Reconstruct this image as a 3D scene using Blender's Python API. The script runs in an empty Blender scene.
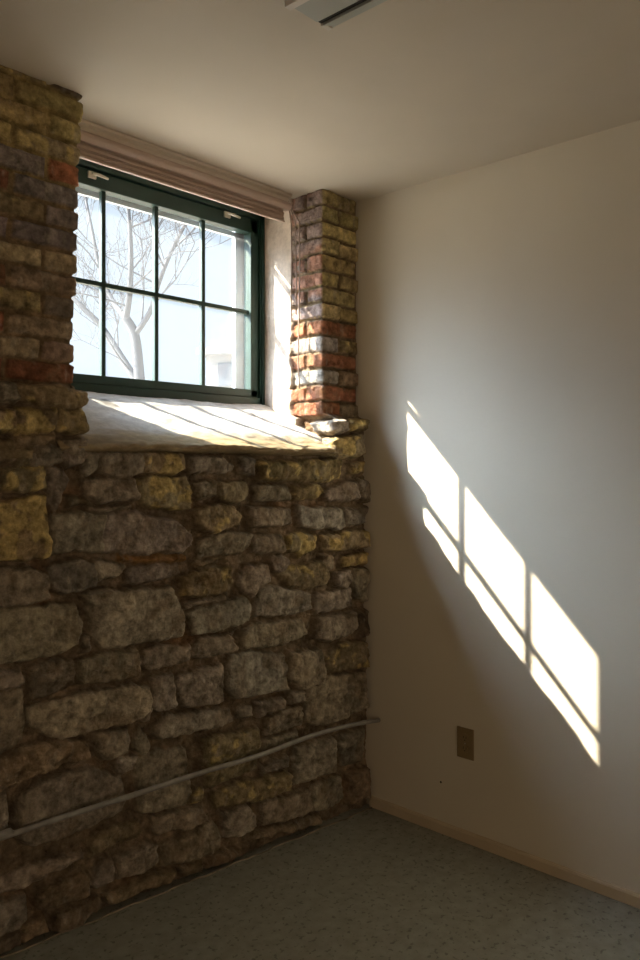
import bpy, bmesh, math, random
import numpy as np
from mathutils import Vector, Matrix

# ------------------------------------------------------------------ camera
scene = bpy.context.scene
C = scene.collection
CAM = Vector((-2.57, -2.13, 1.44))
F = 783.0                      # focal length in photo pixels (960 tall)
YH = 462.0                     # photo row of the horizon
ANG = math.radians(47.6)
FW = (math.sin(ANG), math.cos(ANG)); RT = (math.cos(ANG), -math.sin(ANG))
CEIL = 2.547
cd = bpy.data.cameras.new('camera'); cam = bpy.data.objects.new('camera', cd); C.objects.link(cam)
cam.location = CAM; cam.rotation_euler = (math.pi/2, 0, -ANG)
cd.sensor_fit = 'VERTICAL'; cd.sensor_height = 36; cd.sensor_width = 24
cd.lens = F/960*36; cd.shift_y = -(480-YH)/960; cd.clip_start = .02; cd.clip_end = 300
scene.camera = cam
scene.view_settings.view_transform = 'Standard'
scene.view_settings.look = 'None'
scene.view_settings.gamma = 1
scene.view_settings.use_curve_mapping = False
scene.view_settings.exposure = 0.42

# ------------------------------------------------------------------ sky and sun
SUN_TO = Vector((-1.0, 1.184, 1.300)).normalized()
SUN_E = 27.0
SKY_BASE = .76
SKY_GLOW = 42.0
world = bpy.data.worlds.new('world'); scene.world = world; world.use_nodes = True
nt = world.node_tree; nt.nodes.clear()
wo = nt.nodes.new('ShaderNodeOutputWorld'); bg = nt.nodes.new('ShaderNodeBackground')
tc = nt.nodes.new('ShaderNodeTexCoord'); dt = nt.nodes.new('ShaderNodeVectorMath'); dt.operation = 'DOT_PRODUCT'
nt.links.new(tc.outputs['Generated'], dt.inputs[0]); dt.inputs[1].default_value = SUN_TO
def wm(op, a, b):
    n = nt.nodes.new('ShaderNodeMath'); n.operation = op
    for i, v in enumerate((a, b)):
        if isinstance(v, (int, float)): n.inputs[i].default_value = v
        else: nt.links.new(v, n.inputs[i])
    return n.outputs[0]
mx = wm('MAXIMUM', dt.outputs['Value'], 0.0)
glow = wm('MULTIPLY', wm('POWER', mx, 14.0), SKY_GLOW)      # hazy aureole around the sun
tot = wm('ADD', glow, SKY_BASE)
bg.inputs['Color'].default_value = (.75, .87, 1.03, 1)
nt.links.new(tot, bg.inputs['Strength']); nt.links.new(bg.outputs[0], wo.inputs['Surface'])
sl = bpy.data.lights.new('sun', 'SUN'); sl.energy = SUN_E; sl.angle = math.radians(.55); sl.color = (1, .86, .66)
so = bpy.data.objects.new('sun', sl); C.objects.link(so); so.location = (-8, 10, 12)
so.rotation_euler = SUN_TO.to_track_quat('Z', 'Y').to_euler()
# warm fill light added at the wall behind the camera, no real source there
dl = bpy.data.lights.new('fill_light', 'AREA'); dl.shape = 'RECTANGLE'; dl.size = 1.0; dl.size_y = 2.0; dl.energy = 13; dl.color = (1, .76, .50)
do = bpy.data.objects.new('fill_light', dl); C.objects.link(do); do.location = (-2.6, -4.19, 1.05); do.rotation_euler = (math.pi/2, 0, 0)

# ------------------------------------------------------------------ helpers
rng = np.random.RandomState(7); random.seed(7)
def ray(px, py):
    t = (px-320)/F; v = -(py-YH)/F
    return FW[0]+t*RT[0], FW[1]+t*RT[1], v
def at_y(px, py, y):
    d = ray(px, py); s = (y-CAM.y)/d[1]; return Vector((CAM.x+s*d[0], y, CAM.z+s*d[2]))
def at_x(px, py, x):
    d = ray(px, py); s = (x-CAM.x)/d[0]; return Vector((x, CAM.y+s*d[1], CAM.z+s*d[2]))
def at_z(px, py, z):
    d = ray(px, py); s = (z-CAM.z)/d[2]; return Vector((CAM.x+s*d[0], CAM.y+s*d[1], z))
def at_d(px, py, s):
    d = ray(px, py); return Vector((CAM.x+s*d[0], CAM.y+s*d[1], CAM.z+s*d[2]))

def tag(o, label=None, cat=None, group=None, kind=None):
    if label: o['label'] = label
    if cat: o['category'] = cat
    if group: o['group'] = group
    if kind: o['kind'] = kind
    return o
def empty(name, loc=(0,0,0)):
    o = bpy.data.objects.new(name, None); C.objects.link(o); o.location = loc; o.empty_display_size = .1; return o
def link(name, me, mat, parent=None):
    if mat: me.materials.append(mat)
    o = bpy.data.objects.new(name, me); C.objects.link(o)
    if parent:
        o.parent = parent; o.matrix_parent_inverse = Matrix.Translation(-parent.location) if parent.type == 'EMPTY' else Matrix.Identity(4)
    return o
class MB:
    def __init__(s): s.bm = bmesh.new()
    def box(s, a, b, bev=0, rot=None, piv=None):
        m = bmesh.new(); bmesh.ops.create_cube(m, size=1)
        sx, sy, sz = [abs(b[i]-a[i]) for i in range(3)]; c = [(a[i]+b[i])/2 for i in range(3)]
        bmesh.ops.scale(m, vec=(sx, sy, sz), verts=m.verts); bmesh.ops.translate(m, vec=c, verts=m.verts)
        if bev: bmesh.ops.bevel(m, geom=m.edges[:], offset=bev, segments=2, affect='EDGES', profile=.7)
        if rot is not None: bmesh.ops.rotate(m, cent=piv or c, matrix=rot, verts=m.verts)
        s.merge(m); return s
    def merge(s, m):
        t = bpy.data.meshes.new('t'); m.to_mesh(t); m.free(); s.bm.from_mesh(t); bpy.data.meshes.remove(t)
    def tube(s, pts, rad, n=10, cap=True):
        pts = [Vector(p) for p in pts]; R = rad if isinstance(rad, (list, tuple)) else [rad]*len(pts)
        rings = []; up = None
        for i, p in enumerate(pts):
            t = (pts[min(i+1, len(pts)-1)]-pts[max(i-1, 0)]).normalized()
            if up is None: up = Vector((0,0,1)) if abs(t.z) < .9 else Vector((1,0,0))
            a = t.cross(up).normalized(); b = a.cross(t).normalized(); up = b
            rings.append([s.bm.verts.new(p+(a*math.cos(k*2*math.pi/n)+b*math.sin(k*2*math.pi/n))*R[i]) for k in range(n)])
        for i in range(len(rings)-1):
            for k in range(n):
                f = s.bm.faces.new((rings[i][k], rings[i][(k+1)%n], rings[i+1][(k+1)%n], rings[i+1][k])); f.smooth = True
        if cap: s.bm.faces.new(rings[0]); s.bm.faces.new(rings[-1][::-1])
        return s
    def prism(s, prof, x0, x1, axis='x', smooth=False):
        """closed profile [(a,b)] extruded along axis; for 'x' (a,b)=(y,z); for 'y' (a,b)=(x,z)"""
        def P(a, b, t): return (t, a, b) if axis == 'x' else (a, t, b)
        A = [s.bm.verts.new(P(a, b, x0)) for a, b in prof]; B = [s.bm.verts.new(P(a, b, x1)) for a, b in prof]
        n = len(prof)
        for i in range(n):
            f = s.bm.faces.new((A[i], A[(i+1)%n], B[(i+1)%n], B[i])); f.smooth = smooth
        s.bm.faces.new(A[::-1]); s.bm.faces.new(B); return s
    def build(s, name, mat, parent=None):
        bmesh.ops.recalc_face_normals(s.bm, faces=s.bm.faces)
        me = bpy.data.meshes.new(name); s.bm.to_mesh(me); s.bm.free(); return link(name, me, mat, parent)

def mat(name, col, rough=.6, bump=0, bscale=200, var=0, vscale=6, metal=0, spec=.5, spots=None, col2=None, coat=0):
    m = bpy.data.materials.new(name); m.use_nodes = True; n = m.node_tree; L = n.links.new
    p = n.nodes['Principled BSDF']; p.inputs['Base Color'].default_value = (*col, 1); p.inputs['Roughness'].default_value = rough
    p.inputs['Metallic'].default_value = metal; p.inputs['Specular IOR Level'].default_value = spec
    tcn = n.nodes.new('ShaderNodeTexCoord'); out = None
    if var:
        ns = n.nodes.new('ShaderNodeTexNoise'); ns.inputs['Scale'].default_value = vscale; ns.inputs['Detail'].default_value = 6
        L(tcn.outputs['Object'], ns.inputs['Vector'])
        r = n.nodes.new('ShaderNodeValToRGB'); c2 = col2 or tuple(c*(1-var) for c in col)
        r.color_ramp.elements[0].position = .35; r.color_ramp.elements[0].color = (*c2, 1)
        r.color_ramp.elements[1].position = .65; r.color_ramp.elements[1].color = (*col, 1)
        L(ns.outputs['Fac'], r.inputs['Fac']); out = r.outputs['Color']
    if spots:
        sc, thr, sc_col, fac = spots
        ns = n.nodes.new('ShaderNodeTexNoise'); ns.inputs['Scale'].default_value = sc; ns.inputs['Detail'].default_value = 3
        L(tcn.outputs['Object'], ns.inputs['Vector'])
        r = n.nodes.new('ShaderNodeValToRGB'); r.color_ramp.elements[0].position = thr; r.color_ramp.elements[0].color = (0,0,0,1)
        r.color_ramp.elements[1].position = thr+.06; r.color_ramp.elements[1].color = (fac,fac,fac,1)
        L(ns.outputs['Fac'], r.inputs['Fac'])
        mxn = n.nodes.new('ShaderNodeMix'); mxn.data_type = 'RGBA'; L(r.outputs['Color'], mxn.inputs['Factor'])
        if out: L(out, mxn.inputs['A'])
        else: mxn.inputs['A'].default_value = (*col, 1)
        mxn.inputs['B'].default_value = (*sc_col, 1); out = mxn.outputs['Result']
    if out: L(out, p.inputs['Base Color'])
    if bump:
        ns = n.nodes.new('ShaderNodeTexNoise'); ns.inputs['Scale'].default_value = bscale; ns.inputs['Detail'].default_value = 4
        L(tcn.outputs['Object'], ns.inputs['Vector'])
        b = n.nodes.new('ShaderNodeBump'); b.inputs['Strength'].default_value = bump; b.inputs['Distance'].default_value = .002
        L(ns.outputs['Fac'], b.inputs['Height']); L(b.outputs['Normal'], p.inputs['Normal'])
    return m
def masonry_mat(name='masonry', var=.62, dist=.026, strength=1.0):
    m = bpy.data.materials.new(name); m.use_nodes = True; n = m.node_tree; L = n.links.new
    p = n.nodes['Principled BSDF']; p.inputs['Roughness'].default_value = .92; p.inputs['Specular IOR Level'].default_value = .25
    a = n.nodes.new('ShaderNodeAttribute'); a.attribute_name = 'Col'
    tcn = n.nodes.new('ShaderNodeTexCoord')
    n1 = n.nodes.new('ShaderNodeTexNoise'); n1.inputs['Scale'].default_value = 34; n1.inputs['Detail'].default_value = 8; n1.inputs['Roughness'].default_value = .7
    L(tcn.outputs['Object'], n1.inputs['Vector'])
    mr = n.nodes.new('ShaderNodeMapRange'); mr.inputs['From Min'].default_value = .3; mr.inputs['From Max'].default_value = .7
    mr.inputs['To Min'].default_value = 1-var; mr.inputs['To Max'].default_value = 1+var; L(n1.outputs['Fac'], mr.inputs['Value'])
    vm = n.nodes.new('ShaderNodeVectorMath'); vm.operation = 'SCALE'; L(a.outputs['Color'], vm.inputs[0]); L(mr.outputs[0], vm.inputs['Scale'])
    L(vm.outputs[0], p.inputs['Base Color'])
    n2 = n.nodes.new('ShaderNodeTexNoise'); n2.inputs['Scale'].default_value = 24; n2.inputs['Detail'].default_value = 10; n2.inputs['Roughness'].default_value = .65
    L(tcn.outputs['Object'], n2.inputs['Vector'])
    b = n.nodes.new('ShaderNodeBump'); b.inputs['Strength'].default_value = strength; b.inputs['Distance'].default_value = dist
    L(n2.outputs['Fac'], b.inputs['Height']); L(b.outputs['Normal'], p.inputs['Normal'])
    return m
def glass_mat():
    m = bpy.data.materials.new('window_glass'); m.use_nodes = True; n = m.node_tree; n.nodes.clear(); L = n.links.new
    o = n.nodes.new('ShaderNodeOutputMaterial'); t = n.nodes.new('ShaderNodeBsdfTransparent'); t.inputs[0].default_value = (.95,.97,.97,1)
    g = n.nodes.new('ShaderNodeBsdfGlossy'); g.inputs['Roughness'].default_value = .02
    lw = n.nodes.new('ShaderNodeLayerWeight'); lw.inputs['Blend'].default_value = .5
    pw = n.nodes.new('ShaderNodeMath'); pw.operation = 'POWER'; L(lw.outputs['Facing'], pw.inputs[0]); pw.inputs[1].default_value = 5
    f = n.nodes.new('ShaderNodeMath'); f.operation = 'MULTIPLY_ADD'; L(pw.outputs[0], f.inputs[0]); f.inputs[1].default_value = .9; f.inputs[2].default_value = .035
    x = n.nodes.new('ShaderNodeMixShader'); L(f.outputs[0], x.inputs[0]); L(t.outputs[0], x.inputs[1]); L(g.outputs[0], x.inputs[2])
    tr = n.nodes.new('ShaderNodeBsdfTranslucent'); tr.inputs[0].default_value = (.9,.95,1,1)   # film of dust
    x2 = n.nodes.new('ShaderNodeMixShader'); x2.inputs[0].default_value = .015
    L(x.outputs[0], x2.inputs[1]); L(tr.outputs[0], x2.inputs[2]); L(x2.outputs[0], o.inputs['Surface'])
    return m
M = dict(
    stone=masonry_mat(), sillm=masonry_mat('old_plaster', .20, .004, .5), glass=glass_mat(),
    wall=mat('cream_wall_paint', (.66,.60,.50), .55, .25, 60, .03, 3),
    ceil=mat('ceiling_paint', (.67,.60,.51), .8, .2, 80, .04, 4),
    floor=mat('painted_concrete', (.275,.275,.235), .62, .5, 60, .2, 25, spots=(60, .59, (.10,.10,.085), .75)),
    plaster=mat('sill_plaster', (.52,.50,.47), .9, .8, 40, .28, 14, spots=(9, .64, (.28,.24,.20), .7)),
    green=mat('dark_green_paint', (.010,.042,.033), .5, .1, 60, .2, 20),
    alu=mat('storm_aluminium', (.55,.60,.66), .45, 0, metal=.2),
    brass=mat('latch_metal', (.62,.58,.50), .35, 0, metal=.6),
    blind=mat('blind_slats', (.52,.40,.34), .6, 0, var=.1, vscale=5),
    blind2=mat('blind_headrail', (.66,.58,.50), .5),
    cord=mat('blind_cord', (.30,.22,.18), .8),
    base=mat('baseboard_paint', (.56,.46,.33), .6, .2, 50, .1, 8),
    bead=mat('dusty_bead', (.33,.27,.20), .9, 0, var=.6, vscale=14),
    plate=mat('outlet_plate', (.26,.19,.10), .45),
    dark=mat('dark_slot', (.02,.018,.015), .7),
    conduit=mat('painted_conduit', (.30,.29,.27), .5, .3, 60, .3, 25),
    lens=mat('light_diffuser', (.40,.43,.41), .35, .2, 300),
    enamel=mat('light_enamel', (.66,.62,.57), .35),
    bark=mat('bark', (.105,.11,.125), .95, spec=.1),
    bwall=mat('pale_siding', (.26,.27,.29), .9), broof=mat('pale_roof', (.20,.22,.25), .9), bglass=mat('far_pane', (.12,.14,.17), .3),
    ground=mat('dry_ground', (.42,.38,.32), .95, .5, 5, .2, .6),
)

# ------------------------------------------------------------------ numeric noise and relief
def hsh(ix, iy, seed):
    h = (ix.astype(np.int64)*374761393 + iy.astype(np.int64)*668265263 + seed*974634777) & 0xffffffff
    h = ((h ^ (h >> 13))*1274126177) & 0xffffffff
    return ((h ^ (h >> 16)) & 0xffff)/65535.0
def vn(x, y, seed):
    ix = np.floor(x); iy = np.floor(y); fx = x-ix; fy = y-iy; fx = fx*fx*(3-2*fx); fy = fy*fy*(3-2*fy)
    a = hsh(ix, iy, seed); b = hsh(ix+1, iy, seed); c = hsh(ix, iy+1, seed); d = hsh(ix+1, iy+1, seed)
    return (a*(1-fx)+b*fx)*(1-fy)+(c*(1-fx)+d*fx)*fy
def fbm(x, y, sc, seed, o=4):
    s = 0; amp = 1; tot = 0
    for k in range(o):
        s = s+amp*vn(x/sc+k*17.3, y/sc+k*5.1, seed+k); tot += amp; amp *= .5; sc *= .5
    return s/tot-.5           # about -.5 .. .5
def sdist(X, Y, P):
    """signed distance to polygon, positive inside"""
    d = np.full(X.shape, 1e9); ins = np.zeros(X.shape, bool); n = len(P)
    for i in range(n):
        x0, y0 = P[i]; x1, y1 = P[(i+1)%n]; ex, ey = x1-x0, y1-y0
        t = np.clip(((X-x0)*ex+(Y-y0)*ey)/(ex*ex+ey*ey+1e-12), 0, 1)
        d = np.minimum(d, np.hypot(X-x0-t*ex, Y-y0-t*ey))
        if y0 != y1:
            c = ((y0 > Y) != (y1 > Y)) & (X < (x1-x0)*(Y-y0)/(y1-y0)+x0); ins ^= c
    return np.where(ins, d, -d)

PAL = dict(g=(.270,.232,.180), L=(.345,.305,.245), b=(.225,.170,.110), o=(.30,.165,.07), d=(.13,.10,.07), gy=(.265,.215,.130),
           Y=(.265,.215,.130), S=(.30,.23,.12), y=(.285,.225,.125), w=(.48,.45,.40),
           rb=(.27,.115,.065), rr=(.33,.135,.075), mv=(.225,.185,.165), yb=(.36,.28,.120), bg=(.33,.26,.16), yr=(.46,.375,.18), pk=(.34,.24,.17), gb=(.34,.315,.285))
YEL = np.array((.50,.385,.16))
PAINT = dict(Y=.84, S=1.08, y=.70, gy=.45)
MORTAR = np.array((.20,.150,.10))
# traced outlines of the stones, in photo pixels
STONES = [
 ('g',[(0,384),(17,383),(20,400),(0,401)]), ('gy',[(19,387),(26,384),(60,386),(84,392),(85,407),(70,409),(40,405),(24,399)]),
 ('Y',[(18,408),(54,408),(60,418),(56,431),(18,433)]), ('y',[(-12,411),(15,410),(16,430),(-12,431)]),
 ('y',[(60,411),(82,409),(87,420),(88,432),(60,432)]), ('b',[(-10,438),(15,437),(18,462),(-10,464)]),
 ('b',[(17,435),(56,434),(58,445),(18,447)]), ('gy',[(18,449),(33,448),(32,464),(18,466)]),
 ('g',[(36,448),(60,447),(61,460),(52,466),(36,465)]), ('g',[(63,441),(86,437),(88,441),(84,463),(68,466),(63,450)]),
 ('Y',[(6,470),(20,467),(46,467),(47,488),(30,491),(4,489)]), ('g',[(51,468),(66,470),(71,480),(66,492),(58,512),(51,505),(49,485)]),
 ('g',[(89,445),(99,448),(98,470),(90,476),(84,468)]), ('g',[(101,446),(143,448),(143,474),(128,478),(101,472)]),
 ('Y',[(145,452),(160,449),(184,452),(184,468),(172,473),(145,474)]), ('g',[(90,480),(110,477),(136,480),(138,500),(100,503),(88,497)]),
 ('Y',[(140,482),(150,478),(190,476),(194,490),(190,510),(160,508),(142,505)]), ('d',[(68,498),(86,498),(95,506),(70,506)]),
 ('S',[(-14,506),(38,495),(47,498),(48,556),(25,560),(-14,560)]), ('g',[(53,516),(70,512),(103,514),(103,552),(54,553)]),
 ('L',[(104,515),(135,512),(150,518),(178,522),(190,534),(188,544),(180,553),(140,553),(104,553)]),
 ('g',[(-14,571),(30,568),(48,576),(47,600),(30,603),(-14,608)]), ('g',[(50,568),(85,561),(94,566),(92,588),(60,594),(50,590)]),
 ('g',[(97,562),(120,564),(126,567),(120,574),(98,583)]), ('o',[(122,557),(160,556),(186,555),(186,560),(150,563),(122,563)]),
 ('g',[(128,570),(150,566),(177,563),(181,574),(172,577),(130,584)]),
 ('L',[(85,596),(110,591),(126,591),(171,587),(178,600),(184,618),(183,636),(150,643),(104,650),(95,635),(88,610)]),
 ('g',[(-14,611),(45,607),(78,605),(83,625),(75,644),(60,653),(30,660),(-14,668)]), ('g',[(84,636),(90,636),(91,652),(86,654)]),
 ('g',[(81,664),(110,654),(138,652),(139,676),(110,682),(82,684)]), ('g',[(32,668),(50,661),(76,662),(78,685),(60,691),(34,699)]),
 ('g',[(-14,677),(24,671),(26,685),(15,690),(-14,690)]), ('g',[(-12,697),(24,691),(25,738),(12,750),(-12,757)]),
 ('L',[(30,709),(60,699),(90,693),(135,686),(149,688),(149,700),(140,717),(125,725),(96,731),(65,739),(50,735),(32,725)]),
 ('b',[(-12,763),(40,745),(86,741),(90,757),(50,769),(20,782),(-12,792)]), ('g',[(95,736),(130,731),(132,745),(128,755),(105,759),(95,750)]),
 ('L',[(119,761),(138,758),(135,768),(125,775),(120,770)]), ('g',[(20,798),(40,782),(90,768),(124,777),(130,800),(125,813),(100,824),(70,836),(30,848),(15,838)]),
 ('g',[(-12,797),(8,793),(8,830),(-12,842)]), ('g',[(143,655),(160,645),(190,646),(191,660),(180,666),(148,670),(142,664)]),
 ('g',[(194,645),(200,638),(230,636),(236,646),(234,653),(200,660),(193,657)]), ('g',[(153,679),(174,676),(176,690),(174,706),(165,711),(153,708)]),
 ('L',[(178,681),(200,672),(223,666),(224,684),(222,702),(190,707),(180,700)]), ('g',[(153,733),(170,716),(190,713),(234,710),(236,721),(225,727),(200,732),(170,738),(158,739)]),
 ('g',[(145,701),(150,706),(148,722),(142,724)]), ('g',[(142,729),(149,736),(150,748),(142,757),(136,750)]),
 ('g',[(140,762),(160,752),(189,749),(190,790),(180,806),(150,813),(142,811),(140,790)]), ('gy',[(207,740),(225,735),(246,732),(260,728),(262,745),(261,770),(240,779),(210,788)]),
 ('g',[(153,820),(175,814),(203,808),(209,821),(190,829),(158,835),(153,830)]), ('b',[(89,842),(110,831),(140,822),(141,837),(110,849),(90,859)]),
 ('g',[(-12,886),(30,870),(84,852),(87,860),(50,874),(25,890),(-12,900)]), ('b',[(37,895),(90,874),(92,880),(91,896),(60,908),(38,912)]),
 ('g',[(95,871),(112,860),(115,881),(100,888),(95,885)]), ('g',[(119,859),(150,844),(159,847),(159,865),(140,876),(119,880)]),
 ('g',[(-12,908),(27,896),(31,918),(20,928),(-12,940)]), ('d',[(-12,945),(19,932),(19,943),(-12,956)]), ('b',[(23,930),(45,919),(49,932),(25,943)]),
 ('d',[(56,916),(100,897),(103,905),(80,922),(55,929)]), ('g',[(164,847),(200,830),(215,824),(219,835),(214,851),(190,861),(165,866)]),
 ('b',[(107,897),(160,873),(178,870),(168,881),(110,905)]), ('b',[(182,867),(203,858),(204,870),(185,877)]),
 ('gy',[(214,796),(235,787),(248,783),(288,772),(289,789),(270,798),(235,806),(216,810)]), ('g',[(223,815),(250,808),(257,815),(257,828),(240,836),(225,838)]),
 ('g',[(263,802),(290,797),(309,792),(311,811),(290,820),(263,826)]), ('g',[(297,750),(334,738),(336,760),(336,772),(310,779),(296,786)]),
 ('g',[(341,737),(365,730),(366,761),(345,766)]), ('g',[(314,789),(325,782),(344,778),(346,799),(330,808),(315,811)]), ('b',[(351,776),(369,767),(370,799),(352,804)]),
 ('b',[(256,834),(320,815),(321,822),(300,829),(252,842)]), ('b',[(207,858),(250,847),(240,857),(207,869)]), ('g',[(265,767),(290,757),(290,765),(265,775)]),
 ('L',[(231,655),(258,652),(285,654),(287,688),(262,695),(235,698),(229,689)]), ('g',[(292,654),(321,649),(324,668),(319,684),(300,689),(290,678)]),
 ('gy',[(328,657),(340,647),(367,642),(368,667),(331,672)]), ('g',[(309,692),(327,678),(367,674),(368,707),(340,720),(318,727),(308,721)]),
 ('g',[(289,693),(304,691),(305,702),(292,705)]), ('g',[(257,705),(283,699),(283,709),(258,718)]), ('g',[(240,707),(254,707),(254,715),(239,719)]),
 ('g',[(269,720),(300,708),(304,712),(302,724),(280,733),(268,735)]), ('g',[(266,742),(300,732),(300,741),(265,751)]),
 ('L',[(299,507),(343,510),(344,527),(330,529),(300,527)]), ('g',[(347,509),(369,507),(369,523),(347,527)]), ('g',[(250,509),(290,509),(291,524),(252,526)]),
 ('gy',[(195,512),(210,507),(232,505),(240,515),(238,525),(212,531),(197,526)]), ('g',[(257,486),(290,487),(291,499),(258,502)]),
 ('y',[(296,486),(320,485),(325,492),(318,499),(297,499)]), ('g',[(326,492),(340,484),(357,481),(358,499),(340,502),(327,501)]), ('g',[(360,479),(369,481),(370,502),(362,500)]),
 ('g',[(197,483),(216,481),(215,498),(200,499)]), ('gy',[(218,483),(246,483),(250,490),(244,501),(220,501)]), ('g',[(191,456),(225,459),(239,466),(235,472),(193,470)]),
 ('g',[(242,457),(255,459),(254,475),(243,472)]), ('y',[(258,463),(290,463),(330,459),(346,461),(344,478),(320,482),(262,480)]), ('y',[(353,463),(368,463),(368,473),(354,473)]),
 ('L',[(316,421),(345,418),(347,431),(330,434),(317,431)]), ('y',[(350,419),(366,419),(366,430),(350,431)]), ('Y',[(325,439),(360,435),(363,455),(340,458),(326,452)]),
 ('L',[(300,420),(313,420),(313,430),(302,428)]), ('g',[(201,539),(215,534),(250,533),(252,536),(249,549),(230,555),(203,557)]), ('g',[(254,536),(285,535),(286,549),(284,553),(253,554)]),
 ('Y',[(289,537),(300,535),(318,536),(319,547),(302,557),(290,550)]), ('Y',[(323,538),(350,531),(367,532),(368,546),(340,551),(325,549)]), ('S',[(345,557),(368,553),(368,564),(345,567)]),
 ('gy',[(182,579),(200,571),(229,566),(232,585),(227,591),(205,598),(185,595)]), ('L',[(188,613),(215,606),(247,598),(250,602),(247,621),(225,629),(191,636)]),
 ('g',[(242,571),(250,566),(270,565),(271,580),(258,591),(255,596),(246,592),(242,585)]), ('gy',[(280,573),(290,567),(325,563),(329,575),(327,584),(305,589),(290,585)]),
 ('g',[(336,576),(350,571),(350,580),(345,587),(337,585)]), ('g',[(355,570),(369,569),(368,602),(358,597),(353,581)]), ('g',[(258,600),(262,590),(280,587),(312,594),(313,609),(295,615),(257,617)]),
 ('L',[(317,595),(350,588),(351,607),(318,614)]), ('g',[(319,619),(358,613),(359,631),(330,642),(315,637)]), ('g',[(241,635),(256,625),(305,621),(310,635),(290,643),(262,647),(241,649)]),
 ('d',[(362,613),(369,611),(370,635),(363,638)]), ('g',[(272,557),(285,557),(290,562),(285,570),(276,571)]), ('g',[(325,556),(334,556),(335,568),(328,569)]),
 ('g',[(92,508),(130,506),(130,510),(95,511)]), ('g',[(148,577+60),(150,640),(149,641)]), ('b',[(196,562),(228,558),(229,562),(198,567)]), ('g',[(58,700),(70,697),(66,700)]),
 ('g',[(184,604),(210,600),(226,597),(226,601),(200,606),(186,609)]), ('gy',[(200,790),(190,806),(205,800),(206,790)]), ('g',[(134,655),(140,652),(141,670),(138,676)]),
]
def base_y(x, z):
    """face of the rubble wall: it leans back towards its left foot"""
    top = -.066
    bot = -.087+.119*np.minimum(-x, 1.75)
    k = np.clip((1.35-z)/1.35, 0, 1)
    return top*(1-k)+bot*k
def px_wall(px, py):
    y = -.03
    for _ in range(8):
        p = at_y(px, py, y); y = float(base_y(p.x, p.z))
    return p.x, p.z
polys = []
for c, pp in STONES:
    polys.append((c, [px_wall(*q) for q in pp]))
# courses beyond the left edge of the photograph
r2 = random.Random(3); z = .02
while z < 1.66:
    h = r2.uniform(.07, .15); x = -4.25; xe = -1.61-r2.uniform(0, .07)
    while x < xe-.03:
        w = r2.uniform(.12, .34); x1 = min(x+w, xe); j = lambda: r2.uniform(-.008, .008)
        if x1-x > .05:
            polys.append((r2.choice('ggggLbYg'), [(x+j(), z+j()), (x1-.014+j(), z+j()), (x1-.014+j(), z+h-.014+j()), (x+j(), z+h-.014+j())]))
        x = x1
    z += h

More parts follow.
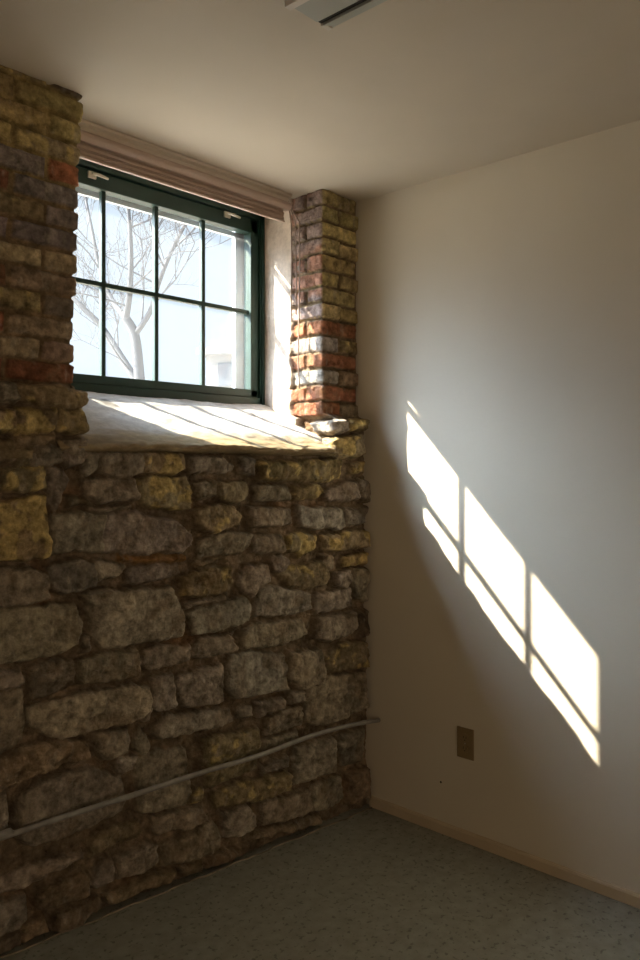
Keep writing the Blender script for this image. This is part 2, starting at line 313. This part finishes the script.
def relief(U, Z, plist, seed, warp=.011, hs=(.032,.050), rr=(.008,.016), tilt=.16, face=.011, grow=.0075, brick=False, mortar=None):
    """height above the mortar bed and colour for every grid point"""
    Uw = U+fbm(U, Z, .05, seed+1)*warp*2; Zw = Z+fbm(U, Z, .05, seed+9)*warp*2
    Uw = Uw+fbm(U, Z, .016, seed+31, 2)*warp*.7; Zw = Zw+fbm(U, Z, .016, seed+39, 2)*warp*.7
    H = (.001 if not brick else .004)+fbm(U, Z, .05, seed+3)*(.020 if not brick else .008)+np.maximum(fbm(U, Z, .025, seed+55, 2), 0)*(.026 if not brick else .006)
    mt = (1+fbm(U, Z, .06, seed+5)*1.3)[..., None]
    col = (MORTAR if mortar is None else mortar)*mt
    if not brick:
        org = np.clip(fbm(U, Z, .16, seed+66, 4)*7-1.1, 0, 1)[..., None]
        col = col*(1-org*.6)+np.array((.23,.125,.06))*org*.6
    fine = fbm(U, Z, .045, seed+20, 5); med = fbm(U, Z, .11, seed+21); rough = fbm(U, Z, .016, seed+22, 3)
    ridge = 1-np.abs(fbm(U*.8+Z*.5, Z*1.3, .05, seed+70, 4))*5
    paintn = fbm(U, Z, .04, seed+23, 5); tint = fbm(U, Z, .2, seed+24)
    smear = np.clip(fbm(U*1.6, Z*.7, .035, seed+80, 5)*7-.9, 0, 1)
    dirt = np.clip(fbm(U, Z, .07, seed+85, 5)*6-.3, 0, 1)
    for i, (c, P) in enumerate(plist):
        a = np.array(P); r = random.Random(i*7+seed)
        x0, y0 = a.min(0)-.03; x1, y1 = a.max(0)+.03
        sel = (U > x0) & (U < x1) & (Z > y0) & (Z < y1)
        if not sel.any(): continue
        ii = np.where(sel); d = sdist(Uw[ii], Zw[ii], P)+grow; ok = d > -.001
        ii = tuple(k[ok] for k in ii); d = np.maximum(d[ok], 0)
        if len(d) == 0: continue
        cx, cz = a.mean(0); rad = r.uniform(*rr); Hs = r.uniform(*hs); tx = r.uniform(-tilt, tilt)*.6; tz = r.uniform(-tilt, tilt)
        q = np.clip(d/rad, 0, 1); prof = q**.5
        bulge = np.clip(d/.05, 0, 1)*(.006 if not brick else 0)
        h = prof*(Hs+tx*(U[ii]-cx)+tz*(Z[ii]-cz)+bulge+fine[ii]*face*2.4+med[ii]*face*1.6+rough[ii]*face*.8+np.clip(ridge[ii],-1,1)*face*.18)
        k = h > H[ii]; jj = tuple(m[k] for m in ii)
        H[jj] = h[k]
        b = np.array(PAL[c])*r.uniform(.80, 1.22)*np.array((1+r.uniform(-.05,.05), 1, 1+r.uniform(-.08,.08)))
        cc = b*(1+tint[jj]*.35+med[jj]*.7+fine[jj]*.7+rough[jj]*.55)[..., None]
        sm = smear[jj][..., None]*.45; cc = cc*(1-sm)+np.array((.40,.35,.27))*sm
        di = dirt[jj][..., None]*.42; cc = cc*(1-di)+np.array((.17,.115,.065) if not brick else (.21,.15,.085))*di
        if c in PAINT:
            amt = np.clip((paintn[jj]+(PAINT[c]-.80)*.40)*12, 0, 1)*np.clip(d[k]/.006, 0, 1)*.85
            cc = cc*(1-amt[..., None])+YEL*(1+rough[jj]*.8+fine[jj]*.8)[..., None]*amt[..., None]
        e = np.clip(d[k]/(.008 if not brick else .004), 0, 1)[..., None]
        col[jj] = cc*e+col[jj]*(1-e)
    return H, np.clip(col, .01, .9)

def grid_mesh(name, X, Y, Z, col, material, parent, keep=None, extra=None):
    r, c = X.shape; co = np.stack([X, Y, Z], -1).reshape(-1, 3)
    idx = np.arange(r*c).reshape(r, c)
    q = np.stack([idx[:-1,:-1], idx[:-1,1:], idx[1:,1:], idx[1:,:-1]], -1)
    if keep is not None:
        kq = keep[:-1,:-1] & keep[:-1,1:] & keep[1:,1:] & keep[1:,:-1]; q = q[kq]
    q = q.reshape(-1, 4); cols = col.reshape(-1, 3)
    nf = len(q); loops = q.reshape(-1); starts = np.arange(nf)*4
    if extra is not None:
        ev, ef, ecol = extra; n0 = len(co); co = np.concatenate([co, ev]); cols = np.concatenate([cols, np.tile(ecol, (len(ev), 1))])
        loops = np.concatenate([loops, (np.array(ef)+n0).reshape(-1)]); nf += len(ef); starts = np.arange(nf)*4
    me = bpy.data.meshes.new(name); me.vertices.add(len(co)); me.vertices.foreach_set('co', co.astype(np.float32).ravel())
    me.loops.add(len(loops)); me.loops.foreach_set('vertex_index', loops.astype(np.int32))
    me.polygons.add(nf); me.polygons.foreach_set('loop_start', starts.astype(np.int32)); me.polygons.foreach_set('loop_total', np.full(nf, 4, np.int32))
    sm = np.ones(nf, bool)
    if extra is not None: sm[-len(extra[1]):] = False
    me.polygons.foreach_set('use_smooth', sm)
    me.update(calc_edges=True)
    at = me.color_attributes.new('Col', 'FLOAT_COLOR', 'POINT')
    at.data.foreach_set('color', np.concatenate([cols, np.ones((len(cols), 1))], 1).astype(np.float32).ravel())
    me.validate(); return link(name, me, material, parent)
def boxes(lst):
    ev = []; ef = []
    for a, b in lst:
        n = len(ev)
        ev += [(a[0],a[1],a[2]),(b[0],a[1],a[2]),(b[0],b[1],a[2]),(a[0],b[1],a[2]),(a[0],a[1],b[2]),(b[0],a[1],b[2]),(b[0],b[1],b[2]),(a[0],b[1],b[2])]
        ef += [[n+i for i in f] for f in ((0,3,2,1),(4,5,6,7),(0,1,5,4),(1,2,6,5),(2,3,7,6),(3,0,4,7))]
    return np.array(ev), ef, MORTAR

# ------------------------------------------------------------------ the room
XL, YB, T = -4.2, -4.2, .15
YW = .35                                # inner face of the window frame
MB().box((XL-T, YB-T, -.12), (T, .47, 0)).build('floor', M['floor'])['kind'] = 'structure'
MB().box((XL-T, YB-T, CEIL), (T, .47, CEIL+.15)).build('ceiling', M['ceil'])['kind'] = 'structure'
MB().box((0, YB-T, 0), (T, .47, CEIL)).build('wall_right', M['wall'])['kind'] = 'structure'
MB().box((XL-T, YB, 0), (XL, .47, CEIL)).build('wall_far_left', M['wall'])['kind'] = 'structure'
MB().box((XL-T, YB-T, 0), (0, YB, CEIL)).build('wall_back', M['wall'])['kind'] = 'structure'
# baseboard along the plain wall
bb = MB(); bb.prism([(0,0),(-.013,0),(-.013,.034),(-.009,.040),(0,.042)], YB, -.075, 'y')
bb.build('baseboard_right', M['base'])['kind'] = 'structure'

# rubble stone below the sill
def xgrid(a, b, fine=.004):
    xs = [b]
    while xs[-1] > a: xs.append(xs[-1]-(fine if xs[-1] > -1.75 else .014))
    return np.array(xs[::-1])
ZS = 1.482                              # top of the rubble under the sill
xs = xgrid(-4.2, 0.0); zs = np.arange(-.004, ZS+.001, .004)
U, Z = np.meshgrid(xs, zs)
H, col = relief(U, Z, polys, 11)
Yf = base_y(U, Z)+.038-H
Yf = Yf+.05*np.clip((Z-(ZS-.02))/.02, 0, 1)**2
wall = grid_mesh('wall_left', U, Yf, Z, col, M['stone'], None,
    extra=boxes([((-4.2,.20,0),(0,.56,ZS)), ((-4.2,.10,ZS),(-1.40,.56,CEIL)), ((-.12,.10,ZS),(0,.56,CEIL)), ((-1.5,.10,ZS-.1),(-.02,.56,1.48))]))
wall['kind'] = 'structure'; tag(wall, 'rough rubble stone wall below the window with flaking yellow paint')

# brick piers: strips that wrap the corner, (u < 0 runs back along the reveal)
def brick_list(z0, ztop, u0, u1, rows, corner, seed):
    """rows: {k: (colours of the front bricks from the corner outwards, colour on the reveal)}"""
    r = random.Random(seed); out = []; k = 0
    ks = sorted(rows); k = ks[0]
    while z0+k*.0665 < ztop:
        za = z0+k*.0665+.005; zb = min(z0+(k+1)*.0665-.005, ztop+.02)
        cf, cr = rows.get(k, rows[ks[-1]])
        rev = .10 if k % 2 else .205          # header / stretcher seen on the reveal
        fr = .205 if k % 2 else .10
        j = lambda: r.uniform(-.003, .003)
        out.append((cf[0], [(-.03 if False else 0-rev+.008, za+j()), (fr+j(), za+j()), (fr+j(), zb+j()), (-rev+.008, zb+j())]))
        u = fr+.012; i = 1
        while u < u1:
            w = .205 if (i+k) % 2 else .10
            c = cf[i] if i < len(cf) else r.choice(cf)
            out.append((c, [(u+j(), za+j()), (u+w-.002+j(), za+j()), (u+w-.002+j(), zb+j()), (u+j(), zb+j())])); u += w+.010; i += 1
        u = -rev
        while u > u0:
            w = .10 if k % 2 == 0 else .205
            out.append((r.choice(cr), [(u-w+.01, za+j()), (u-.002, za+j()), (u-.002, zb+j()), (u-w+.01, zb+j())])); u -= w
        k += 1
    return out
def smooth(a, b, v):
    t = np.clip((v-a)/(b-a), 0, 1); return t*t*(3-2*t)
def pier(name, side, stones_top, bricks, ulen, corner_x, back_x, plaster_from, seed, label, revcol=None, mcol=None):
    us = np.concatenate([np.arange(-YW-.0, min(ulen, .55), .004), np.arange(.55, ulen, .014) if ulen > .55 else []])
    if ulen < .55: us = np.append(us[us < ulen-.002], ulen)
    zs = np.arange(1.45, CEIL+.001, .004); zs[-1] = CEIL
    U, Z = np.meshgrid(us, zs)
    sp = []
    for c, P in polys:
        if side == 'L': Q = [(corner_x(p[1])-p[0], p[1]) for p in P]
        else: Q = [(p[0]-corner_x(p[1]), p[1]) for p in P]
        if max(q[1] for q in Q) > 1.44 and max(q[0] for q in Q) > -.08: sp.append((c, Q))
    H1, c1 = relief(U, Z, sp, 11+seed)
    H2, c2 = relief(U, Z, bricks, 40+seed, warp=.0045, hs=(.013,.022), rr=(.004,.008), tilt=.06, face=.0045, grow=.001, brick=True, mortar=mcol(U, Z))
    H2 = H2*.9
    if revcol is not None:       # reveal of the pier has lost its paint
        w = smooth(.004, -.006, U+fbm(U, Z, .02, 3)*.006)[..., None]
        zz = Z+fbm(U, Z, .1, 8)*.02
        rc = revcol(U, zz); lum = (c2.mean(-1, keepdims=True)/.22)
        m = (H2 > .012)[..., None]
        c2 = np.where(m & (Z > 2.03)[..., None], c2*(1-w)+rc*np.clip(lum, .5, 1.4)*w, c2)
    e = smooth(-.010, .010, stones_top+fbm(U, Z, .08, 77)*.02-Z)
    ledge = e*.066
    H = H1*e+H2*(1-e)-.5*.038*e; colr = c1*e[..., None]+c2*(1-e[..., None])
    if plaster_from is not None:
        edge = -plaster_from+fbm(U, Z, .05, 91)*.035
        pm = smooth(.008, -.008, U-edge)
        hp = .024+fbm(U, Z, .15, 92)*.012+fbm(U, Z, .02, 93)*.002
        H = H*(1-pm)+hp*pm
        pc = np.array((.54,.45,.375))*(1+fbm(U, Z, .09, 94)[..., None]*.3)
        colr = colr*(1-pm[..., None])+pc*pm[..., None]
    H = H-.012
    cx = corner_x(Z); s = 1 if side == 'L' else -1     # outward x of the reveal face
    front = smooth(-.014, .014, U)                      # 0 on the reveal .. 1 on the front
    kk = np.clip(-U/YW, 0, 1)
    bx = cx+(back_x-cx)*kk
    X = np.where(U < 0, bx, cx - s*U); Y = np.where(U < 0, -U, 0)
    nx = np.cos(front*math.pi/2)*s; ny = -np.sin(front*math.pi/2)
    cut = np.clip(1-np.abs(U)/.014, 0, 1)**2*.006       # worn arris
    X = X+nx*(H-cut); Y = Y+ny*(H-cut)-ledge*smooth(-.30, -.02, U)
    Y = np.minimum(Y, YW+.01)
    X = np.minimum(X, 0.0)
    o = grid_mesh(name, X, Y, Z, colr, M['stone'], wall)
    if plaster_from is not None:
        o.data.materials.append(M['sillm'])
        q = pm > .5; q = (q[:-1,:-1] & q[1:,1:]).reshape(-1).astype(np.int32)
        if len(q) == len(o.data.polygons): o.data.polygons.foreach_set('material_index', q)
    return tag(o, label)
dk = 1.867
RL = {-4:(['b','b'],['b']), -3:(['rb','rb','b','gy'],['rb']), -2:(['pk','bg','y','b'],['pk']), -1:(['bg','rr','rb','rb'],['rb']), 0:(['mv','y','pk','rb'],['mv']),
      1:(['pk','rb','rr','rb'],['rb']), 2:(['bg','bg','y','b'],['bg']), 3:(['mv','mv','Y','b'],['mv']), 4:(['mv','y','mv','Y'],['mv']), 5:(['mv','rb','mv','Y'],['rb']),
      6:(['rb','mv','y','mv'],['rb']), 7:(['Y','S','yb','mv'],['yb']), 8:(['yb','yb','S','yb'],['yb']), 9:(['yb','yb','yb','S'],['yb']), 10:(['d','Y','gy','y'],['yb'])}
bl = brick_list(dk, CEIL, -.42, 2.9, RL, 0, 5)
pier('brick_pier', 'L', 1.665, bl, 2.88, lambda z: -1.305-.030*np.clip((2.5-z)/.8, 0, 1), -1.37, None, 1, 'brick pier left of the window, yellow painted top over grey and red courses',
     mcol=lambda U, Z: np.array((.22,.155,.09))*(1-smooth(2.15, 2.35, Z)[..., None])+np.array((.30,.225,.10))*smooth(2.15, 2.35, Z)[..., None])
RR_ = {-7:(['b'],['b']), -6:(['rr','b','gy'],['pk','rb']), -5:(['rr','pk'],['rb','pk']), -4:(['gb','pk'],['gb']), -3:(['rr','mv'],['rr']), -2:(['gb','y'],['gb','mv']), -1:(['rr','bg'],['rr'])}
for k in range(0, 9): RR_[k] = (['yr','yr','yr'], ['mv'])
br = brick_list(2.022, CEIL, -.42, .2, RR_, 0, 9)
def revcol(U, Z):
    b = np.array((.235,.180,.165)); r = np.array((.31,.165,.115))
    t = smooth(-.02, .20, fbm(U, Z, .12, 61, 3)+.12*smooth(2.3, 2.5, Z))[..., None]
    return b*(1-t)+r*t
pier('brick_pier', 'R', 1.628, br, .22, lambda z: -.222+0*z, -.203, .175, 2, 'narrow brick pier in the corner, yellow front and red lower courses', revcol, lambda U, Z: np.array((.20,.145,.09))+0*Z[..., None])

# plaster sill, sloping down from the window and rounding over the rubble
xs = np.linspace(-1.42, -.10, 270); vs = np.linspace(0, 1, 110)
Xg, V = np.meshgrid(xs, vs)
yy = []; zz = []
prof = [(YW+.03,1.690),(YW-.02,1.684),(.20,1.614),(.02,1.530),(-.040,1.506),(-.068,1.495),(-.078,1.484),(-.070,1.473),(-.045,1.466)]
pl = np.array(prof); seg = np.concatenate([[0], np.cumsum(np.hypot(*np.diff(pl, axis=0).T))]); seg /= seg[-1]
yb_ = np.interp(V, seg, pl[:,0]); zb_ = np.interp(V, seg, pl[:,1])
n = fbm(Xg, V, .22, 5)*.016+fbm(Xg, V*.7, .04, 6)*.005
lip = smooth(.55, .9, V)
hang = smooth(.90, 1.0, V+fbm(Xg, V*0, .10, 16)*.10)     # ragged lower edge of the plaster
Yg = yb_-n*lip*1.2+hang*.03-lip*fbm(Xg, V*0, .09, 63)*.018-smooth(.7, .9, V)*fbm(Xg, V, .03, 64)*.012; Zg = zb_+n*(1-.3*lip)-.012*lip*(fbm(Xg, 0*V, .25, 19)+.2)
crack = np.exp(-((yb_-(.335+fbm(Xg, 0*V, .2, 45)*.03))/.004)**2)*(vn(Xg/.15, V*0, 46) > .3)
Zg = Zg-crack*.004
me_col = np.ones(Xg.shape+(3,))*np.array((.43,.41,.385))
me_col *= (1+fbm(Xg, Yg, .16, 50)*.32+fbm(Xg, Yg, .03, 51)*.25)[..., None]
me_col *= (1-crack*.55)[..., None]
for (px, py, rx, ry) in ((107,403,.032,.020), (253,415,.010,.008), (118,407,.012,.008), (134,405,.02,.006)):
    s = at_y(px, py, .30)
    for _ in range(12):
        s = at_y(px, py, float(np.interp(-s.z, -pl[:,1], pl[:,0])))
    dd = ((Xg-s.x)/rx)**2+((Yg-s.y)/(ry*2))**2+fbm(Xg, Yg, .03, 52)*1.4
    me_col *= (1-.55*np.clip(1.3-dd, 0, 1))[..., None]
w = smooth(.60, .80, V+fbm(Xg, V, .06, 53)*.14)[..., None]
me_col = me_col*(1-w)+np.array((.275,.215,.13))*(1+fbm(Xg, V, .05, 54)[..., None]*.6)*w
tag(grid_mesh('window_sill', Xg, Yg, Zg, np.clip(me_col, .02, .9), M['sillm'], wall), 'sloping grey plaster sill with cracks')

# ------------------------------------------------------------------ window
win = empty('window_1', (-.75, YW, 1.70)); tag(win, kind='structure')
x0, x1 = -1.39, -.195; gx0, gx1 = -1.227, -.284; z0, z1 = 1.660, CEIL; gz0, gz1 = 1.752, 2.426
bars = (-.994, -.761, -.530); zm = 2.086
fr = MB()
fr.box((x0, YW, z0), (gx0-.045, YW+.075, z1)).box((gx1+.045, YW, z0), (x1, YW+.075, z1))
fr.box((x0, YW, z0), (x1, YW+.075, gz0-.035), 0).box((x0, YW, gz1+.062), (x1, YW+.075, z1))
fr.box((gx1+.052, YW-.008, z0+.02), (gx1+.066, YW, z1), .003)
fr.build('window_frame', M['green'], win)
sa = MB(); yo = YW+.010
sa.box((gx0-.043, yo, gz0-.033), (gx0, yo+.045, gz1+.06), .004).box((gx1, yo, gz0-.033), (gx1+.043, yo+.045, gz1+.06), .004)
sa.box((gx0-.04, yo, gz0-.033), (gx1+.04, yo+.045, gz0), .004).box((gx0-.04, yo, gz1), (gx1+.04, yo+.045, gz1+.058), .004)
for b in bars: sa.box((b-.0085, yo+.016, gz0-.004), (b+.0085, yo+.036, gz1+.004), .003)
sa.box((gx0-.002, yo+.015, zm-.0085), (gx1+.002, yo+.037, zm+.0085), .003)
sash = sa.build('sash', M['green'], win)
ex = [gx0]+[v for b in bars for v in (b-.0085, b+.0085)]+[gx1]
for i in range(4):
    for (a, b) in ((gz0, zm-.0085), (zm+.0085, gz1)):
        MB().box((ex[2*i]-.003, yo+.022, a-.003), (ex[2*i+1]+.003, yo+.025, b+.003)).build('window_pane', M['glass'], sash)
# aluminium storm frame outside the sash; its top rail leaves a thin gap
st = MB(); ys = YW+.076
st.box((gx0-.05, ys, gz0-.05), (gx0-.028, ys+.02, gz1+.10)).box((gx1-.030, ys, gz0-.05), (gx1+.05, ys+.02, gz1+.10))
st.box((gx0-.05, ys, gz0-.05), (gx1+.05, ys+.02, gz0+.006))
RAIL0, RAIL1 = 2.414, 2.434
st.prism([(gx1+.05, RAIL0), (gx1+.05, RAIL1), (-.58, RAIL1), (-.74, RAIL1+.026), (gx0-.05, RAIL1+.026), (gx0-.05, RAIL0)], ys, ys+.016, 'y')
st.box((gx0-.05, ys, RAIL1+.021), (gx1+.05, ys+.010, CEIL))
st.build('storm_frame', M['alu'], win)
for px, py in ((90, 174), (226, 214)):
    p = at_y(px, py, YW-.005)
    l = MB(); l.box((p.x-.006, YW-.006, p.z-.012), (p.x+.026, YW+.004, p.z+.012), .003)
    l.tube([(p.x+.004, YW-.012, p.z+.004), (p.x+.03, YW-.022, p.z-.001), (p.x+.062, YW-.024, p.z-.006)], [.006,.006,.0045], 8)
    l.build('latch', M['brass'], win)

# ------------------------------------------------------------------ raised blind in the head of the opening
bx0, bx1 = -1.315, -.262
bd = empty('window_blind', (-.75, .15, CEIL-.13)); tag(bd, 'raised pinkish beige blind bundled tight against the ceiling above the window', 'window blind')
hd = MB(); hd.prism([(.135,CEIL-.002),(.135,CEIL-.012),(.150,CEIL-.018),(.150,CEIL-.030),(.215,CEIL-.030),(.215,CEIL-.002)], bx0, bx1)
hd.build('headrail', M['blind2'], bd)
va = MB()
pr = [(.158,CEIL-.031)]+[(.145-.012*math.sin(t*math.pi), CEIL-.033-.034*t) for t in [i/8 for i in range(9)]]+[(.178,CEIL-.067),(.178,CEIL-.031)]
va.prism(pr, bx0, bx1, smooth=False); va.build('valance', M['blind'], bd)
sb = MB(); zz = CEIL-.069; i = 0
while zz > CEIL-.112:
    y_ = .160+.004*math.sin(i*1.3); sb.box((bx0, y_, zz-.0032), (bx1-.022, y_+.012, zz), 0); zz -= .0036; i += 1
sb.build('slat_stack', M['blind'], bd)
MB().box((bx0, .152, CEIL-.119), (bx1-.022, .166, CEIL-.112), .003).build('bottom_rail', M['blind'], bd)
for (u, v, zb, bend) in ((.150, -.250, 2.02, .008), (.128, -.248, 2.05, 0), (.108, -.246, 1.74, .012)):
    c = MB(); c.tube([(-.268, .150, CEIL-.03), (v, u, CEIL-.12), (v, u-.003, 2.25), (v+.0, u-.006+bend, zb+.1), (v, u-.004, zb)], .0028, 6)
    c.build('cord', M['cord'], bd)

# thin pale bead where the rubble meets the floor
cb = MB(); q = []
for i in range(120):
    x = -.02-i*.03; q.append((x, float(base_y(x, 0))-.010+.004*math.sin(i*.9)+.003*math.sin(i*2.3), .002))
cb.tube(q, .0028, 6); cb.build('trim_1', M['bead'])['kind'] = 'structure'

# ------------------------------------------------------------------ conduit along the foot of the stones
cp = []
for px, py in ((-60, 858), (0, 838), (60, 818), (130, 796), (200, 773), (260, 755), (305, 738), (335, 729), (356, 724)):
    y = -.05
    for _ in range(8):
        p = at_y(px, py, y); y = float(base_y(p.x, p.z))-.045
    cp.append(p)
cp.append(at_x(379, 720, -.001))
far = cp[0]+(cp[0]-cp[2])*6.0; far.z = .22; cp.insert(0, far)
def spline(P, k=6):
    out = []
    for i in range(len(P)-1):
        a = P[max(i-1,0)]; b = P[i]; c = P[i+1]; d = P[min(i+2, len(P)-1)]
        for j in range(k):
            t = j/k; out.append(.5*((2*b)+(c-a)*t+(2*a-5*b+4*c-d)*t*t+(3*b-a-3*c+d)*t**3))
    return out+[P[-1]]
cn = MB(); cn.tube(spline(cp), .0085, 10)
pipe = cn.build('conduit_pipe', M['conduit']); tag(pipe, 'thin grey conduit pipe sloping along the foot of the stone wall', 'pipe')

# ------------------------------------------------------------------ socket on the plain wall
oc = at_x(466, 743, 0); ot = empty('wall_outlet', (0, oc.y, oc.z)); tag(ot, 'tan electrical outlet low on the cream wall below the sunlight', 'outlet')
MB().box((-.006, oc.y-.036, oc.z-.058), (0, oc.y+.036, oc.z+.058), .002).build('cover_plate', M['plate'], ot)
for s in (-1, 1):
    cz = oc.z+s*.020
    r = MB(); 
    v = [(-.0085, .0)]
    m = bmesh.new(); bmesh.ops.create_cone(m, cap_ends=True, segments=24, radius1=.0165, radius2=.0165, depth=.004, matrix=Matrix.Translation((-.007, oc.y, cz)) @ Matrix.Rotation(math.pi/2, 4, 'Y'))
    r.merge(m); rc = r.build('receptacle', M['plate'], ot)
    sl_ = MB()
    for dy in (-.006, .006): sl_.box((-.0095, oc.y+dy-.001, cz-.001), (-.0085, oc.y+dy+.001, cz+.008))
    sl_.box((-.0095, oc.y-.002, cz-.009), (-.0085, oc.y+.002, cz-.005)).build('slot', M['dark'], rc)
m = bmesh.new(); bmesh.ops.create_cone(m, cap_ends=True, segments=12, radius1=.003, radius2=.003, depth=.002, matrix=Matrix.Translation((-.0065, oc.y, oc.z)) @ Matrix.Rotation(math.pi/2, 4, 'Y'))
r = MB(); r.merge(m); r.build('screw', M['brass'], ot)
nl = at_x(441, 782, 0); m = bmesh.new()
bmesh.ops.create_uvsphere(m, u_segments=10, v_segments=6, radius=.004, matrix=Matrix.Translation((-.001, nl.y, nl.z))); r = MB(); r.merge(m)
tag(r.build('nail_head', M['dark']), 'small dark nail head in the cream wall below the outlet', 'nail')

# ------------------------------------------------------------------ ceiling light
lt = empty('ceiling_light', (-1.26, -1.5, CEIL)); tag(lt, 'long fluorescent light fixture mounted on the ceiling near the top edge', 'ceiling light')
ya, yz = -.895, -2.12
MB().prism([(-1.385,CEIL),(-1.380,CEIL-.045),(-1.320,CEIL-.070),(-1.200,CEIL-.070),(-1.175,CEIL-.055),(-1.155,CEIL)], yz, ya, 'y').build('housing', M['enamel'], lt)
MB().prism([(-1.312,CEIL-.0702),(-1.308,CEIL-.086),(-1.232,CEIL-.086),(-1.226,CEIL-.0702)], yz+.01, ya-.004, 'y').build('diffuser', M['lens'], lt)
MB().prism([(-1.330,CEIL-.068),(-1.330,CEIL-.090),(-1.312,CEIL-.090),(-1.312,CEIL-.068)], yz, ya+.004, 'y').build('side_rail', M['enamel'], lt)
MB().prism([(-1.226,CEIL-.0702),(-1.226,CEIL-.082),(-1.216,CEIL-.082),(-1.216,CEIL-.0702)], yz+.01, ya-.002, 'y').build('gap_strip', M['dark'], lt)
MB().prism([(-1.215,CEIL-.066),(-1.215,CEIL-.088),(-1.180,CEIL-.078),(-1.180,CEIL-.058)], yz, ya-.008, 'y').build('side_rail', M['lens'], lt)
MB().box((-1.214, ya-.012, CEIL-.086), (-1.186, ya+.002, CEIL-.062), .003).build('end_cap', M['enamel'], lt)

# ------------------------------------------------------------------ outside
MB().box((-40, .47, 1.40), (60, 70, 1.52)).build('ground', M['ground'])['kind'] = 'structure'
tr = MB(); r3 = random.Random(12); D = 13.0
def limb(pts, r0, r1):
    P = [at_d(px, py, D+dd) for px, py, dd in pts]; S = spline(P, 4); n = len(S)
    tr.tube(S, [.95*(r0+(r1-r0)*i/(n-1)) for i in range(n)], 7, False); return S
def twig(p, d, L, r, depth):
    pts = [p]; q = p; dd = d.copy(); n = 4
    for i in range(n):
        dd = (dd+Vector((r3.uniform(-.22,.22), r3.uniform(-.22,.22), r3.uniform(-.12,.22)))).normalized(); q = q+dd*L/n; pts.append(q)
    tr.tube(pts, [r*(1-.6*i/n) for i in range(n+1)], 4 if depth < 3 else 5, False)
    if depth <= 0: return
    for i in range(1, n+1):
        for s in range(2 if (i > 2 and depth > 1) else 1):
            if r3.random() < .22: continue
            ax = Vector((r3.uniform(-1,1), r3.uniform(-1,1), r3.uniform(-.3,.9))).normalized()
            nd = (dd*.75+ax*.75).normalized(); twig(pts[i], nd, L*r3.uniform(.5,.72), r*.55, depth-1)
limbs = [limb([(143,420,0),(139,370,0),(135,335,0),(126,318,0)], .105, .075),
         limb([(126,318,0),(112,300,.4),(100,270,.6),(92,230,.8),(84,190,1)], .055, .02),
         limb([(126,318,0),(130,290,-.3),(131,250,-.5),(128,205,-.6),(122,160,-.8)], .06, .02),
         limb([(135,335,0),(150,312,-.2),(158,285,-.4),(172,250,-.5),(190,215,-.6),(205,180,-.7)], .055, .018),
         limb([(139,385,.5),(118,352,.7),(100,325,.9),(80,305,1),(60,285,1.2)], .075, .04)]
for S in limbs[1:]:
    n = len(S)
    for i in range(2, n, 2):
        if r3.random() < .25: continue
        d0 = (S[min(i+1,n-1)]-S[i-1]).normalized()
        for s in range(1):
            ax = Vector((r3.uniform(-1,1), r3.uniform(-1,1), r3.uniform(-.2,.8))).normalized()
            twig(S[i], (d0*.5+ax).normalized(), r3.uniform(.9,1.5), .017, 3)
tag(tr.build('bare_tree', M['bark']), 'bare leafless forked tree outside beyond the window', 'tree')
bl_ = empty('building', at_d(240, 430, 30)); bl_.location.z = 1.52
tag(bl_, 'low pale building outside, seen through the lower right window pane', 'building')
pa = at_d(206, 355, 30); pb = at_d(330, 355, 29)
ux = (pb-pa); ux.z = 0; ux.normalize(); uy = Vector((-ux.y, ux.x, 0)); Rm = Matrix(((ux.x,uy.x,0),(ux.y,uy.y,0),(0,0,1)))
def bpart(name, a, b, m_, par=None, bev=0):
    o = MB().box(a, b, bev, None)
    for v in o.bm.verts: v.co = Rm @ v.co + Vector((pa.x, pa.y, 1.52))
    return o.build(name, M[m_], par or bl_)
hh = pa.z-1.52
bpart('facade', (0,0,0), (9,5,hh), 'bwall'); bpart('roof', (-.3,-.3,hh), (9.3,5.3,hh+.25), 'broof')
bpart('ledge', (-.05,-.12,hh*.62), (9,0,hh*.66), 'broof')
for i in range(5): bpart('window', (.5+i*1.7,-.05,hh*.70), (1.5+i*1.7,0,hh*.92), 'bglass')
